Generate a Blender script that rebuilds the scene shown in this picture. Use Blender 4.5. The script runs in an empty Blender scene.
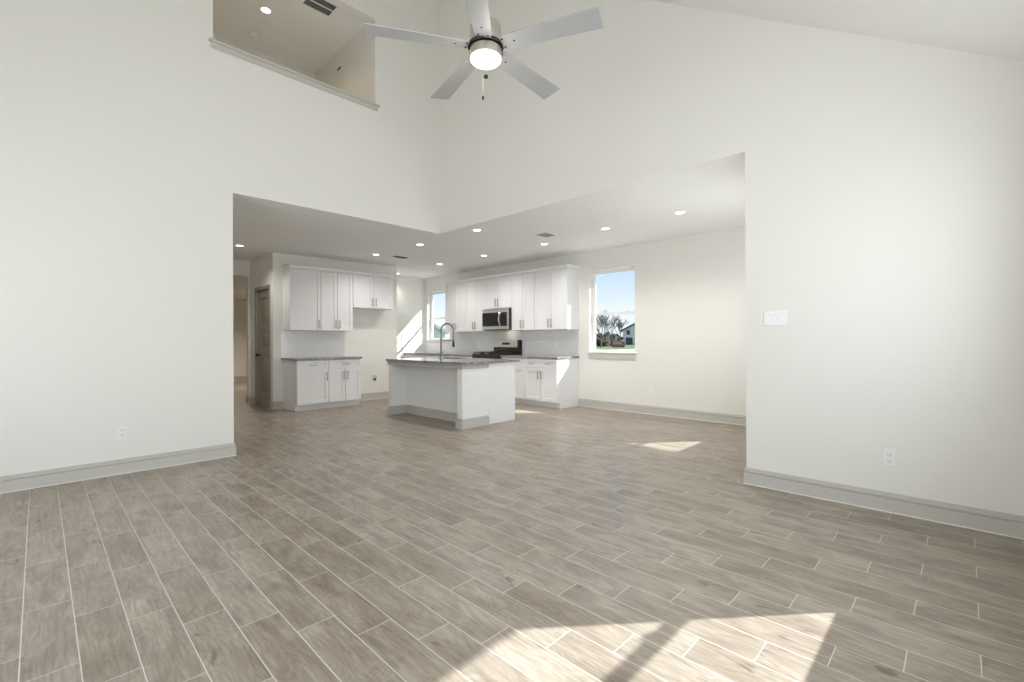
import bpy, math, random
from mathutils import Matrix, Vector, noise as mnoise

scene = bpy.context.scene
COL = scene.collection
R = math.radians
random.seed(7)

# ------------------------------------------------------------------ camera
YAW, ROLL, EYE = 0.7740, -0.0046, 1.1928
fw = Vector((math.cos(YAW), math.sin(YAW), 0))
rt = Vector((math.sin(YAW), -math.cos(YAW), 0))
zz = Vector((0, 0, 1))
rc = rt * math.cos(ROLL) + zz * math.sin(ROLL)
uc = -rt * math.sin(ROLL) + zz * math.cos(ROLL)
cam_data = bpy.data.cameras.new('camera')
cam = bpy.data.objects.new('camera', cam_data)
COL.objects.link(cam)
m = Matrix.Identity(4)
for i in range(3):
    m[i][0], m[i][1], m[i][2] = rc[i], uc[i], -fw[i]
m[2][3] = EYE
cam.matrix_world = m
cam_data.sensor_width = 36
cam_data.lens = 462.8646 / 1024 * 36
cam_data.shift_y = -1.16 / 1024
cam_data.clip_start = 0.02
cam_data.clip_end = 500
scene.camera = cam

# ------------------------------------------------------------------ view and light
scene.view_settings.view_transform = 'Standard'
scene.view_settings.look = 'None'
scene.view_settings.gamma = 1
scene.view_settings.use_curve_mapping = False
scene.view_settings.exposure = 0.0
scene.cycles.use_denoising = True
scene.cycles.max_bounces = 14
scene.cycles.diffuse_bounces = 8
scene.cycles.glossy_bounces = 5
scene.cycles.transparent_max_bounces = 12
scene.cycles.caustics_reflective = False
scene.cycles.caustics_refractive = False
scene.cycles.sample_clamp_indirect = 6

world = bpy.data.worlds.new('sky')
scene.world = world
world.use_nodes = True
wn, wl = world.node_tree.nodes, world.node_tree.links
wn.clear()
w_out = wn.new('ShaderNodeOutputWorld')
w_bg = wn.new('ShaderNodeBackground')
w_tc = wn.new('ShaderNodeTexCoord')
w_sep = wn.new('ShaderNodeSeparateXYZ')
w_ramp = wn.new('ShaderNodeValToRGB')
wl.new(w_tc.outputs['Generated'], w_sep.inputs[0])
wl.new(w_sep.outputs['Z'], w_ramp.inputs[0])
e = w_ramp.color_ramp.elements
e[0].position = 0.0
e[0].color = (0.82, 0.90, 0.97, 1)
e[1].position = 1.0
e[1].color = (0.20, 0.40, 0.85, 1)
x = w_ramp.color_ramp.elements.new(0.06)
x.color = (0.84, 0.92, 0.985, 1)
x = w_ramp.color_ramp.elements.new(0.17)
x.color = (0.47, 0.69, 0.96, 1)
wl.new(w_ramp.outputs[0], w_bg.inputs[0])
w_bg.inputs[1].default_value = 1.15
wl.new(w_bg.outputs[0], w_out.inputs[0])

SUN_DIR = Vector((-0.751, 0.660, -0.713)).normalized()
sd = bpy.data.lights.new('sun', 'SUN')
sd.energy = 12.5
sd.angle = R(0.53)
sd.color = (0.985, 0.993, 1.0)
so = bpy.data.objects.new('sun', sd)
so.rotation_euler = SUN_DIR.to_track_quat('-Z', 'Y').to_euler()
so.location = (20, -14, 18)
COL.objects.link(so)


def window_fill(name, loc, direction, sx, sy, power, color=(0.93, 0.965, 1.0), spread=180):
    """area light added at an unseen window, standing in for its skylight"""
    d = bpy.data.lights.new(name, 'AREA')
    d.shape = 'RECTANGLE'
    d.size, d.size_y = sx, sy
    d.energy = power
    d.color = color
    d.spread = R(spread)
    o = bpy.data.objects.new(name, d)
    o.location = loc
    o.rotation_euler = Vector(direction).to_track_quat('-Z', 'Z').to_euler()
    COL.objects.link(o)


P_WEST, P_NOOK = 32, 21  # strengths of the added fill lights, tuned to brighten the rooms
for wx, P_SOUTH in ((2.97, 17), (1.62, 22), (0.27, 24)):
    window_fill('fill_south', (wx, -0.375, 1.6), (-0.1, 1, 0.05), 0.95, 1.3, P_SOUTH)
for wy in (1.5, 3.6):
    window_fill('fill_west', (-1.58, wy, 1.4), (1, 0, 0.05), 1.6, 1.9, P_WEST)  # added fill at the invented west windows
window_fill('fill_nook', (4.95, 1.31, 1.3), (-0.15, 1, 0.34), 1.3, 0.75, P_NOOK)  # added fill, tilted up to brighten the kitchen ceiling


# ------------------------------------------------------------------ helpers
class MB:
    """collects shapes and links them as ONE mesh object"""
    def __init__(self, T=None):
        self.v, self.f, self.mi = [], [], []
        self.T = T or Matrix.Identity(4)
        self.cur = 0

    def add(self, verts, faces):
        o = len(self.v)
        self.v += [tuple(self.T @ Vector(p)) for p in verts]
        self.f += [tuple(i + o for i in f) for f in faces]
        self.mi += [self.cur] * len(faces)
        return self

    def box(self, x0, x1, y0, y1, z0, z1):
        x0, x1 = min(x0, x1), max(x0, x1)
        y0, y1 = min(y0, y1), max(y0, y1)
        z0, z1 = min(z0, z1), max(z0, z1)
        return self.add([(x0, y0, z0), (x1, y0, z0), (x1, y1, z0), (x0, y1, z0),
                         (x0, y0, z1), (x1, y0, z1), (x1, y1, z1), (x0, y1, z1)],
                        [(0, 3, 2, 1), (4, 5, 6, 7), (0, 1, 5, 4), (1, 2, 6, 5), (2, 3, 7, 6), (3, 0, 4, 7)])

    def prism(self, poly, fn0, fn1):
        """poly of 2D points (counter-clockwise seen from fn1); fn maps a 2D point to 3D"""
        n = len(poly)
        a = [fn0(p) for p in poly] + [fn1(p) for p in poly]
        f = [tuple(range(n))[::-1], tuple(range(n, 2 * n))]
        f += [(i, (i + 1) % n, n + (i + 1) % n, n + i) for i in range(n)]
        return self.add(a, f)

    def tube(self, path, rad, n=10, caps=True):
        path = [Vector(p) for p in path]
        k = len(path)
        rads = rad if isinstance(rad, (list, tuple)) else [rad] * k
        vs, fs = [], []
        t0 = (path[1] - path[0]).normalized()
        ref = Vector((0, 0, 1)) if abs(t0.z) < 0.9 else Vector((1, 0, 0))
        u = t0.cross(ref).normalized()
        for i, p in enumerate(path):
            if i == 0:
                t = path[1] - path[0]
            elif i == k - 1:
                t = path[-1] - path[-2]
            else:
                t = (path[i + 1] - path[i]).normalized() + (path[i] - path[i - 1]).normalized()
            t.normalize()
            u = (u - t * u.dot(t)).normalized()
            w = t.cross(u)
            for j in range(n):
                a = 2 * math.pi * j / n
                vs.append(p + (u * math.cos(a) + w * math.sin(a)) * rads[i])
        for i in range(k - 1):
            for j in range(n):
                fs.append((i * n + j, i * n + (j + 1) % n, (i + 1) * n + (j + 1) % n, (i + 1) * n + j))
        if caps:
            fs.append(tuple(range(n))[::-1])
            fs.append(tuple(range((k - 1) * n, k * n)))
        return self.add(vs, fs)

    def lathe(self, prof, n=32, c=(0, 0, 0), axis='z'):
        """prof: (radius, height) pairs from bottom to top"""
        vs, fs = [], []

        def put(r, h, a):
            p, q = r * math.cos(a), r * math.sin(a)
            if axis == 'z':
                return (c[0] + p, c[1] + q, c[2] + h)
            if axis == 'y':
                return (c[0] + q, c[1] + h, c[2] + p)
            return (c[0] + h, c[1] + p, c[2] + q)
        for r, h in prof:
            for j in range(n):
                vs.append(put(max(r, 1e-5), h, 2 * math.pi * j / n))
        for i in range(len(prof) - 1):
            for j in range(n):
                fs.append((i * n + j, i * n + (j + 1) % n, (i + 1) * n + (j + 1) % n, (i + 1) * n + j))
        fs.append(tuple(range(n))[::-1])
        fs.append(tuple(range((len(prof) - 1) * n, len(prof) * n)))
        return self.add(vs, fs)

    def build(self, name, mats, parent=None, bevel=0, smooth=True):
        me = bpy.data.meshes.new(name)
        me.from_pydata(self.v, [], self.f)
        for mt in (mats if isinstance(mats, (list, tuple)) else [mats]):
            me.materials.append(mt)
        for p, i in zip(me.polygons, self.mi):
            p.material_index = i
        if smooth:
            for p in me.polygons:
                p.use_smooth = True
            me.set_sharp_from_angle(angle=R(32))
        me.update()
        o = bpy.data.objects.new(name, me)
        COL.objects.link(o)
        if parent is not None:
            o.parent = parent
        if bevel:
            b = o.modifiers.new('bevel', 'BEVEL')
            b.width = bevel
            b.segments = 2
            b.limit_method = 'ANGLE'
            b.angle_limit = R(40)
        return o


def tag(o, label=None, cat=None, group=None, kind=None):
    if label:
        o['label'] = label
    if cat:
        o['category'] = cat
    if group:
        o['group'] = group
    if kind:
        o['kind'] = kind
    return o


def thing(name, label, cat, loc=(0, 0, 0), rz=0, group=None, kind=None):
    o = bpy.data.objects.new(name, None)
    o.empty_display_size = 0.1
    COL.objects.link(o)
    o.location = loc
    o.rotation_euler = (0, 0, rz)
    return tag(o, label, cat, group, kind)


# ------------------------------------------------------------------ materials
def mat(name, color, rough=0.5, metal=0.0, spec=0.5, var=0.03, scale=6.0, bump=0.0, bscale=120, coat=0.0, emit=None, estr=0.0):
    mt = bpy.data.materials.new(name)
    mt.use_nodes = True
    n, l = mt.node_tree.nodes, mt.node_tree.links
    b = n['Principled BSDF']
    tc = n.new('ShaderNodeTexCoord')
    nz = n.new('ShaderNodeTexNoise')
    nz.inputs['Scale'].default_value = scale
    nz.inputs['Detail'].default_value = 3
    l.new(tc.outputs['Object'], nz.inputs['Vector'])
    mx = n.new('ShaderNodeMix')
    mx.data_type = 'RGBA'
    mx.inputs[6].default_value = tuple(c * (1 - var) for c in color) + (1,)
    mx.inputs[7].default_value = tuple(min(1, c * (1 + var)) for c in color) + (1,)
    l.new(nz.outputs['Fac'], mx.inputs[0])
    l.new(mx.outputs[2], b.inputs['Base Color'])
    b.inputs['Roughness'].default_value = rough
    b.inputs['Metallic'].default_value = metal
    b.inputs['Specular IOR Level'].default_value = spec
    b.inputs['Coat Weight'].default_value = coat
    if emit:
        b.inputs['Emission Color'].default_value = tuple(emit) + (1,)
        b.inputs['Emission Strength'].default_value = estr
    if bump:
        nb = n.new('ShaderNodeTexNoise')
        nb.inputs['Scale'].default_value = bscale
        l.new(tc.outputs['Object'], nb.inputs['Vector'])
        bp = n.new('ShaderNodeBump')
        bp.inputs['Strength'].default_value = bump
        bp.inputs['Distance'].default_value = 0.002
        l.new(nb.outputs['Fac'], bp.inputs['Height'])
        l.new(bp.outputs[0], b.inputs['Normal'])
    return mt


M = {}
M['wall'] = mat('wall_paint', (0.808, 0.797, 0.755), 0.75, spec=0.25, var=0.008, scale=1.5, bump=0.06)
M['ceiling'] = mat('ceiling_paint', (0.87, 0.868, 0.86), 0.85, spec=0.2, var=0.008, scale=1.5, bump=0.06)
M['trim'] = mat('greige_trim_paint', (0.555, 0.54, 0.495), 0.4, var=0.01)
M['door'] = mat('greige_door_paint', (0.33, 0.295, 0.245), 0.4, var=0.01)
M['white'] = mat('white_cabinet_paint', (0.82, 0.82, 0.83), 0.32, var=0.006)
M['pony'] = mat('white_wall_paint', (0.82, 0.82, 0.805), 0.6, spec=0.3, var=0.008)
M['apron'] = mat('shaded_apron_paint', (0.43, 0.415, 0.38), 0.45, var=0.01)  # trim greige darkened to stand for shade under the counter edge
M['gap'] = mat('cabinet_gap', (0.30, 0.30, 0.30), 0.7)
M['vinyl'] = mat('white_vinyl', (0.84, 0.84, 0.84), 0.35, var=0.006)
M['plastic'] = mat('white_plastic', (0.84, 0.84, 0.85), 0.3, var=0.004)
M['slot'] = mat('dark_slot', (0.05, 0.05, 0.05), 0.6)
M['nickel'] = mat('brushed_nickel', (0.62, 0.58, 0.52), 0.30, 1.0, var=0.05, scale=40)
M['steel'] = mat('stainless_steel', (0.66, 0.64, 0.61), 0.28, 1.0, var=0.04, scale=30)
M['chrome'] = mat('faucet_metal', (0.20, 0.20, 0.20), 0.35, 0.9)
M['pull'] = mat('nickel_pull', (0.33, 0.325, 0.31), 0.3, 1.0)
M['black'] = mat('black_enamel', (0.018, 0.018, 0.018), 0.25)
M['iron'] = mat('cast_iron', (0.02, 0.02, 0.02), 0.6)
M['blackglass'] = mat('black_glass', (0.012, 0.013, 0.014), 0.06)
M['darkmetal'] = mat('dark_bronze', (0.03, 0.026, 0.022), 0.35, 0.8)
M['blade'] = mat('silver_fan_blade', (0.41, 0.415, 0.42), 0.38, 0.15, var=0.02, scale=8)
M['brass'] = mat('pull_chain', (0.75, 0.70, 0.58), 0.3, 1.0)
M['sinksteel'] = mat('sink_steel', (0.45, 0.45, 0.44), 0.3, 1.0)
M['ventdark'] = mat('vent_shadow', (0.10, 0.095, 0.088), 0.8)
M['ventmid'] = mat('vent_grey_shadow', (0.28, 0.275, 0.27), 0.8)
M['ventgrey'] = mat('vent_metal', (0.60, 0.60, 0.59), 0.5)
M['lens'] = mat('lamp_lens', (0.9, 0.9, 0.88), 0.4, emit=(1.0, 0.95, 0.86), estr=5)
M['bowl'] = mat('fan_light_bowl', (0.9, 0.9, 0.88), 0.3, emit=(1.0, 0.96, 0.88), estr=2.2)
M['display'] = mat('oven_display', (0.01, 0.012, 0.014), 0.1)
M['roofing'] = mat('asphalt_shingle', (0.07, 0.075, 0.085), 0.9, var=0.2, scale=8)
M['pale_roofing'] = mat('pale_shingle', (0.42, 0.45, 0.48), 0.9, var=0.15, scale=8)
M['soffit'] = mat('soffit_paint', (0.75, 0.74, 0.70), 0.7)
M['siding'] = mat('white_siding', (0.84, 0.80, 0.76), 0.7)
M['brick'] = mat('red_brick', (0.28, 0.11, 0.09), 0.85, var=0.35, scale=5)
M['bark'] = mat('grey_bark', (0.10, 0.088, 0.08), 0.9, var=0.2, scale=3)
M['brush'] = mat('winter_brush', (0.045, 0.042, 0.028), 0.95, var=0.5, scale=3)
M['concrete'] = mat('pale_concrete', (0.62, 0.60, 0.56), 0.85, var=0.05, scale=2)
M['caulk'] = mat('caulk', (0.74, 0.71, 0.66), 0.6)


def glass_mat():
    mt = bpy.data.materials.new('window_glass')
    mt.use_nodes = True
    n, l = mt.node_tree.nodes, mt.node_tree.links
    n.clear()
    o = n.new('ShaderNodeOutputMaterial')
    mx = n.new('ShaderNodeMixShader')
    t = n.new('ShaderNodeBsdfTransparent')
    t.inputs[0].default_value = (0.98, 0.985, 0.985, 1)
    g = n.new('ShaderNodeBsdfGlossy')
    g.inputs['Roughness'].default_value = 0.02
    lw = n.new('ShaderNodeLayerWeight')
    lw.inputs[0].default_value = 0.5
    pw = n.new('ShaderNodeMath')
    pw.operation = 'POWER'
    pw.inputs[1].default_value = 5
    ma = n.new('ShaderNodeMath')
    ma.operation = 'MULTIPLY_ADD'
    ma.inputs[1].default_value = 0.6
    ma.inputs[2].default_value = 0.03
    l.new(lw.outputs['Facing'], pw.inputs[0])
    l.new(pw.outputs[0], ma.inputs[0])
    l.new(ma.outputs[0], mx.inputs[0])
    l.new(t.outputs[0], mx.inputs[1])
    l.new(g.outputs[0], mx.inputs[2])
    l.new(mx.outputs[0], o.inputs[0])
    return mt


M['glass'] = glass_mat()


class NG:
    """tiny node-graph helper"""
    def __init__(self, name):
        self.mt = bpy.data.materials.new(name)
        self.mt.use_nodes = True
        self.n, self.l = self.mt.node_tree.nodes, self.mt.node_tree.links
        self.b = self.n['Principled BSDF']

    def put(self, sock, v):
        if hasattr(v, 'is_linked'):
            self.l.new(v, sock)
        else:
            sock.default_value = v

    def math(self, op, a, b=0.0, c=None):
        k = self.n.new('ShaderNodeMath')
        k.operation = op
        self.put(k.inputs[0], a)
        self.put(k.inputs[1], b)
        if c is not None:
            self.put(k.inputs[2], c)
        return k.outputs[0]

    def xyz(self, a, b, c):
        k = self.n.new('ShaderNodeCombineXYZ')
        for s, v in zip(k.inputs, (a, b, c)):
            self.put(s, v)
        return k.outputs[0]

    def mix(self, fac, a, b, blend='MIX'):
        k = self.n.new('ShaderNodeMix')
        k.data_type = 'RGBA'
        k.blend_type = blend
        self.put(k.inputs[0], fac)
        self.put(k.inputs[6], a)
        self.put(k.inputs[7], b)
        return k.outputs[2]

    def noise(self, vec, scale, detail=3.0, dist=0.0, rough=0.5):
        k = self.n.new('ShaderNodeTexNoise')
        self.l.new(vec, k.inputs['Vector'])
        k.inputs['Scale'].default_value = scale
        k.inputs['Detail'].default_value = detail
        k.inputs['Distortion'].default_value = dist
        k.inputs['Roughness'].default_value = rough
        return k.outputs['Fac']

    def ramp(self, fac, stops):
        k = self.n.new('ShaderNodeValToRGB')
        self.l.new(fac, k.inputs[0])
        el = k.color_ramp.elements
        el[0].position, el[0].color = stops[0][0], stops[0][1]
        el[1].position, el[1].color = stops[-1][0], stops[-1][1]
        for p, c in stops[1:-1]:
            q = el.new(p)
            q.color = c
        return k.outputs[0]

    def obj(self):
        tc = self.n.new('ShaderNodeTexCoord')
        sp = self.n.new('ShaderNodeSeparateXYZ')
        self.l.new(tc.outputs['Object'], sp.inputs[0])
        return sp.outputs[0], sp.outputs[1], sp.outputs[2]


def floor_mat():
    g = NG('wood_look_tile')
    X, Y, Zc = g.obj()
    W, L = 0.1579, 0.600
    rx = g.math('DIVIDE', g.math('ADD', X, 0.053), W)
    row = g.math('FLOOR', rx)
    fx = g.math('SUBTRACT', rx, row)
    ty = g.math('DIVIDE', g.math('ADD', g.math('SUBTRACT', Y, 3.560), g.math('MULTIPLY', row, 0.2)), L)
    colm = g.math('FLOOR', ty)
    fy = g.math('SUBTRACT', ty, colm)
    dx = g.math('MULTIPLY', g.math('MINIMUM', fx, g.math('SUBTRACT', 1.0, fx)), W)
    dy = g.math('MULTIPLY', g.math('MINIMUM', fy, g.math('SUBTRACT', 1.0, fy)), L)
    d = g.math('MINIMUM', dx, dy)
    grout = g.math('LESS_THAN', d, 0.0018)
    wn_ = g.n.new('ShaderNodeTexWhiteNoise')
    wn_.noise_dimensions = '2D'
    g.l.new(g.xyz(row, colm, 0.0), wn_.inputs['Vector'])
    rnd = wn_.outputs['Value']
    rc_ = g.n.new('ShaderNodeSeparateColor')
    g.l.new(wn_.outputs['Color'], rc_.inputs[0])
    r1, r2 = rc_.outputs[0], rc_.outputs[1]
    ox = g.math('ADD', X, g.math('MULTIPLY', r1, 31.0))
    oy = g.math('ADD', Y, g.math('MULTIPLY', r2, 17.0))
    # fine grain running along the plank, warped rings, knots
    grain = g.noise(g.xyz(g.math('MULTIPLY', ox, 80.0), g.math('MULTIPLY', oy, 6.0), rnd), 1.0, 4.0, 0.6)
    blotch = g.noise(g.xyz(g.math('MULTIPLY', ox, 8.0), g.math('MULTIPLY', oy, 3.0), rnd), 1.0, 3.0, 0.7)
    ringv = g.noise(g.xyz(g.math('MULTIPLY', ox, 7.0), g.math('MULTIPLY', oy, 1.6), rnd), 1.0, 2.0, 0.4)
    rings = g.math('SINE', g.math('MULTIPLY', ringv, 120.0))
    knot = g.noise(g.xyz(g.math('MULTIPLY', ox, 15.0), g.math('MULTIPLY', oy, 4.0), g.math('ADD', rnd, 5.0)), 1.0, 2.0, 1.6)
    base = g.mix(r1, (0.325, 0.277, 0.218, 1), (0.395, 0.345, 0.282, 1))
    base = g.mix(g.math('MULTIPLY', r2, 0.30), base, (0.36, 0.318, 0.262, 1))
    c = g.mix(g.ramp(blotch, [(0.32, (0, 0, 0, 1)), (0.68, (1, 1, 1, 1))]), g.mix(1.0, base, (0.76, 0.74, 0.72, 1), 'MULTIPLY'),
              g.mix(1.0, base, (1.12, 1.13, 1.14, 1), 'MULTIPLY'))
    c = g.mix(g.math('MULTIPLY', g.math('ADD', rings, 1.0), 0.15), c, g.mix(1.0, c, (0.55, 0.52, 0.50, 1), 'MULTIPLY'))
    c = g.mix(g.ramp(grain, [(0.36, (0.55, 0.55, 0.55, 1)), (0.60, (0, 0, 0, 1))]), c, g.mix(1.0, c, (0.6, 0.57, 0.54, 1), 'MULTIPLY'))
    c = g.mix(g.ramp(knot, [(0.66, (0, 0, 0, 1)), (0.76, (0.75, 0.75, 0.75, 1))]), c, g.mix(1.0, c, (0.45, 0.42, 0.40, 1), 'MULTIPLY'))
    c = g.mix(grout, c, (0.60, 0.56, 0.50, 1))
    g.l.new(c, g.b.inputs['Base Color'])
    ro = g.math('ADD', 0.28, g.math('MULTIPLY', grain, 0.12))
    g.l.new(g.math('MAXIMUM', ro, g.math('MULTIPLY', grout, 0.8)), g.b.inputs['Roughness'])
    g.b.inputs['Specular IOR Level'].default_value = 0.45
    h = g.math('ADD', g.ramp(d, [(0.0, (0, 0, 0, 1)), (0.004, (1, 1, 1, 1))]), g.math('MULTIPLY', grain, 0.15))
    bp = g.n.new('ShaderNodeBump')
    bp.inputs['Strength'].default_value = 0.25
    bp.inputs['Distance'].default_value = 0.002
    g.l.new(h, bp.inputs['Height'])
    g.l.new(bp.outputs[0], g.b.inputs['Normal'])
    return g.mt


M['floor'] = floor_mat()


def granite_mat():
    g = NG('grey_granite')
    X, Y, Zc = g.obj()
    v = g.xyz(X, Y, Zc)
    a = g.noise(v, 9.0, 5.0, 0.8, 0.65)
    b = g.noise(v, 130.0, 2.0)
    c = g.ramp(a, [(0.34, (0.15, 0.147, 0.143, 1)), (0.52, (0.30, 0.295, 0.29, 1)), (0.70, (0.44, 0.43, 0.42, 1))])
    c = g.mix(g.ramp(b, [(0.50, (0, 0, 0, 1)), (0.64, (0.7, 0.7, 0.7, 1))]), c, (0.12, 0.115, 0.11, 1))
    g.l.new(c, g.b.inputs['Base Color'])
    g.b.inputs['Roughness'].default_value = 0.12
    g.b.inputs['Specular IOR Level'].default_value = 0.6
    return g.mt


M['granite'] = granite_mat()


def subway_mat():
    g = NG('white_subway_tile')
    X, Y, Zc = g.obj()
    s = g.math('ADD', X, Y)
    k = g.n.new('ShaderNodeTexBrick')
    g.l.new(g.xyz(s, Zc, 0.0), k.inputs['Vector'])
    k.inputs['Color1'].default_value = (0.78, 0.785, 0.785, 1)
    k.inputs['Color2'].default_value = (0.82, 0.825, 0.825, 1)
    k.inputs['Mortar'].default_value = (0.68, 0.68, 0.67, 1)
    k.inputs['Scale'].default_value = 1.0
    k.inputs['Brick Width'].default_value = 0.153
    k.inputs['Row Height'].default_value = 0.077
    k.inputs['Mortar Size'].default_value = 0.0016
    g.l.new(k.outputs['Color'], g.b.inputs['Base Color'])
    g.b.inputs['Roughness'].default_value = 0.12
    nz = g.noise(g.xyz(s, Zc, 0.0), 14.0, 2.0)
    h = g.math('SUBTRACT', g.math('MULTIPLY', nz, 0.6), k.outputs['Fac'])
    bp = g.n.new('ShaderNodeBump')
    bp.inputs['Strength'].default_value = 0.35
    bp.inputs['Distance'].default_value = 0.002
    g.l.new(h, bp.inputs['Height'])
    g.l.new(bp.outputs[0], g.b.inputs['Normal'])
    return g.mt


M['subway'] = subway_mat()


def lawn_mat():
    g = NG('lawn_grass')
    X, Y, Zc = g.obj()
    a = g.noise(g.xyz(X, Y, 0.0), 0.25, 5.0)
    b = g.noise(g.xyz(X, Y, 0.0), 6.0, 3.0)
    c = g.ramp(a, [(0.35, (0.085, 0.135, 0.035, 1)), (0.65, (0.16, 0.20, 0.06, 1))])
    c = g.mix(g.math('MULTIPLY', b, 0.5), c, (0.07, 0.12, 0.03, 1))
    g.l.new(c, g.b.inputs['Base Color'])
    g.b.inputs['Roughness'].default_value = 0.95
    return g.mt


M['lawn'] = lawn_mat()

# ------------------------------------------------------------------ the shell
XL, XR, XW = 1.4206, 4.0809, -1.60       # left wall's end, right wall, west wall
YA, YS, YR = 5.4505, -0.39, 1.2906       # left wall, south wall, right wall's end
XB, YK, YC = 6.8052, 9.70, 8.62          # kitchen back wall, kitchen end wall, cabinet wall
XH, YH = 2.86, 9.87                      # hall side wall, hall end wall
CZ, TH = 2.74, 0.14


def vault(y):
    return 2.997 + 0.667 * y


def struct(name, mb, mt, label=None, parent=None, bevel=0):
    o = mb.build(name, mt, parent, bevel, smooth=True)
    if parent is None:
        tag(o, label, name.split('_')[0], kind='structure')
    return o


def holed(mb, u0, u1, z0, z1, holes, put):
    """fill the rectangle u0..u1 x z0..z1 with boxes except the holes; put(u0,u1,z0,z1)"""
    us = sorted({u0, u1} | {h[i] for h in holes for i in (0, 1)})
    for a, b in zip(us, us[1:]):
        zs = [z0]
        for h in sorted(holes, key=lambda h: h[2]):
            if h[0] <= a + 1e-6 and h[1] >= b - 1e-6:
                zs += [h[2], h[3]]
        zs.append(z1)
        for c, d in zip(zs[::2], zs[1::2]):
            if d - c > 1e-4:
                put(a, b, c, d)


b = MB().box(XW - TH, XB + TH, YS - TH, 15.9, -0.12, 0)
struct('floor', b, M['floor'], 'wood-look tile floor in staggered grey-brown planks')

# left wall with the loft opening
LOFT = (1.25, 3.066, 4.225, 5.36)
b = MB()
b.box(XW - TH, XL, YA, YA + TH, 0, CZ + 0.0005)
holed(b, XW - TH, XR + TH, CZ + 0.0005, 6.72, [LOFT], lambda a, c, d, f: b.box(a, c, YA, YA + TH, d, f))
struct('wall_left', b, M['wall'], 'tall off-white left wall with the loft opening high up')

# right wall, sloped on top
b = MB()
poly = [(YS - TH, 0), (YR, 0), (YR, CZ + 0.0005), (YA + TH, CZ + 0.0005), (YA + TH, vault(YA + TH) + 0.05), (YS - TH, vault(YS - TH) + 0.05)]
b.prism(poly, lambda p: (XR, p[0], p[1]), lambda p: (XR + TH, p[0], p[1]))
struct('wall_right', b, M['wall'], 'tall off-white right wall rising to the sloped ceiling')

S_WINS = [(2.47, 3.525, 0.81, 2.30), (1.12, 2.135, 0.81, 2.30), (-0.23, 0.785, 0.81, 2.30)]
b = MB()
holed(b, XW - TH, XR, 0, 2.745, S_WINS, lambda a, c, d, f: b.box(a, c, YS - TH, YS, d, f))
struct('wall_south', b, M['wall'])
ADDED_W_WINS = [(0.7, 2.3, 0.4, 2.35), (2.8, 4.4, 0.4, 2.35)]  # unseen windows, added to let skylight into the room
b = MB()
holed(b, YS, YA, 0, 2.7, ADDED_W_WINS, lambda a, c, d, f: b.box(XW - TH, XW, a, c, d, f))
b.prism([(YS, 2.7), (YA, 2.7), (YA, vault(YA)), (YS, vault(YS))], lambda p: (XW - TH, p[0], p[1]), lambda p: (XW, p[0], p[1]))
struct('wall_west', b, M['wall'])

# vaulted ceiling
b = MB()
poly = [(YS - TH, vault(YS - TH)), (YA + TH, vault(YA + TH)), (YA + TH, vault(YA + TH) + 0.16), (YS - TH, vault(YS - TH) + 0.16)]
b.prism(poly, lambda p: (XW - TH, p[0], p[1]), lambda p: (XR + TH, p[0], p[1]))
struct('ceiling', b, M['ceiling'], 'white vaulted ceiling sloping down to the right')

# flat kitchen ceiling in an L around the tall room
b = MB()
b.box(XR + 0.0015, XB + TH, YR - TH, YA + 0.0015, CZ, CZ + 0.16)
b.box(1.16, XB + TH, YA + 0.0015, YH + 0.12, CZ, CZ + 0.16)
struct('ceiling_kitchen', b, M['ceiling'], 'flat white kitchen ceiling with recessed lights')

# kitchen back wall
B_WINS = [(3.843, 4.735, 0.96, 2.395), (8.71, 9.60, 1.19, 2.39)]
b = MB()
holed(b, YR - TH, YK + TH, 0, CZ, B_WINS, lambda a, c, d, f: b.box(XB, XB + TH, a, c, d, f))
struct('wall_back', b, M['wall'], 'off-white back wall with two windows and the range')
N_WIN = (4.55, 6.61, 0.911, 2.40)
b = MB()
holed(b, XR + TH, XB, 0, CZ, [N_WIN], lambda a, c, d, f: b.box(a, c, YR - TH, YR, d, f))
struct('wall_nook', b, M['wall'])
XE = 5.325
b = MB()
b.box(XE - 0.1, XB, YK, YK + TH, 0, CZ)
struct('wall_end', b, M['wall'], 'sunlit white end wall left of the sink window')
b = MB()
b.box(XH, XE, YC, YC + 0.1, 0, CZ)
b.box(XE - 0.1, XE, YC + 0.1, YK, 0, CZ)
struct('wall_kitchen', b, M['wall'], 'off-white wall behind the left cabinets and the fridge alcove')
DOOR = (8.80, 9.50, 0, 2.13)
b = MB()
holed(b, YC + 0.1, YH + 0.12, 0, CZ, [(DOOR[0], DOOR[1], -0.001, DOOR[3])], lambda a, c, d, f: b.box(XH, XH + 0.1, a, c, d, f))
struct('wall_hall', b, M['wall'], 'shaded hall wall holding the panelled closet door')
b = MB()
b.box(1.16, XH, YH, YH + 0.12, 2.452, CZ)
b.box(2.83, XH, YH, YH + 0.12, 0, 2.452)
struct('wall_hall_end', b, M['wall'], 'hall end wall with a wide cased opening')
b = MB()
b.box(1.16, 1.30, YA + TH, YH + 0.12, 0, CZ)
struct('wall_hall_left', b, M['wall'])
b = MB()
b.box(0.6, 5.4, 15.66, 15.8, 0, 2.6)
b.box(0.6, 0.74, YH + 0.12, 15.66, 0, 2.6)
b.box(5.2, 5.34, YK + TH, 15.66, 0, 2.6)
struct('wall_hall_far', b, M['wall'], 'far wall seen through the hall opening')
b = MB().box(0.6, 5.34, YH + 0.12, 15.8, 2.452, 2.6)
struct('ceiling_hall', b, M['ceiling'], 'low hall ceiling beyond the opening')

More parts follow.
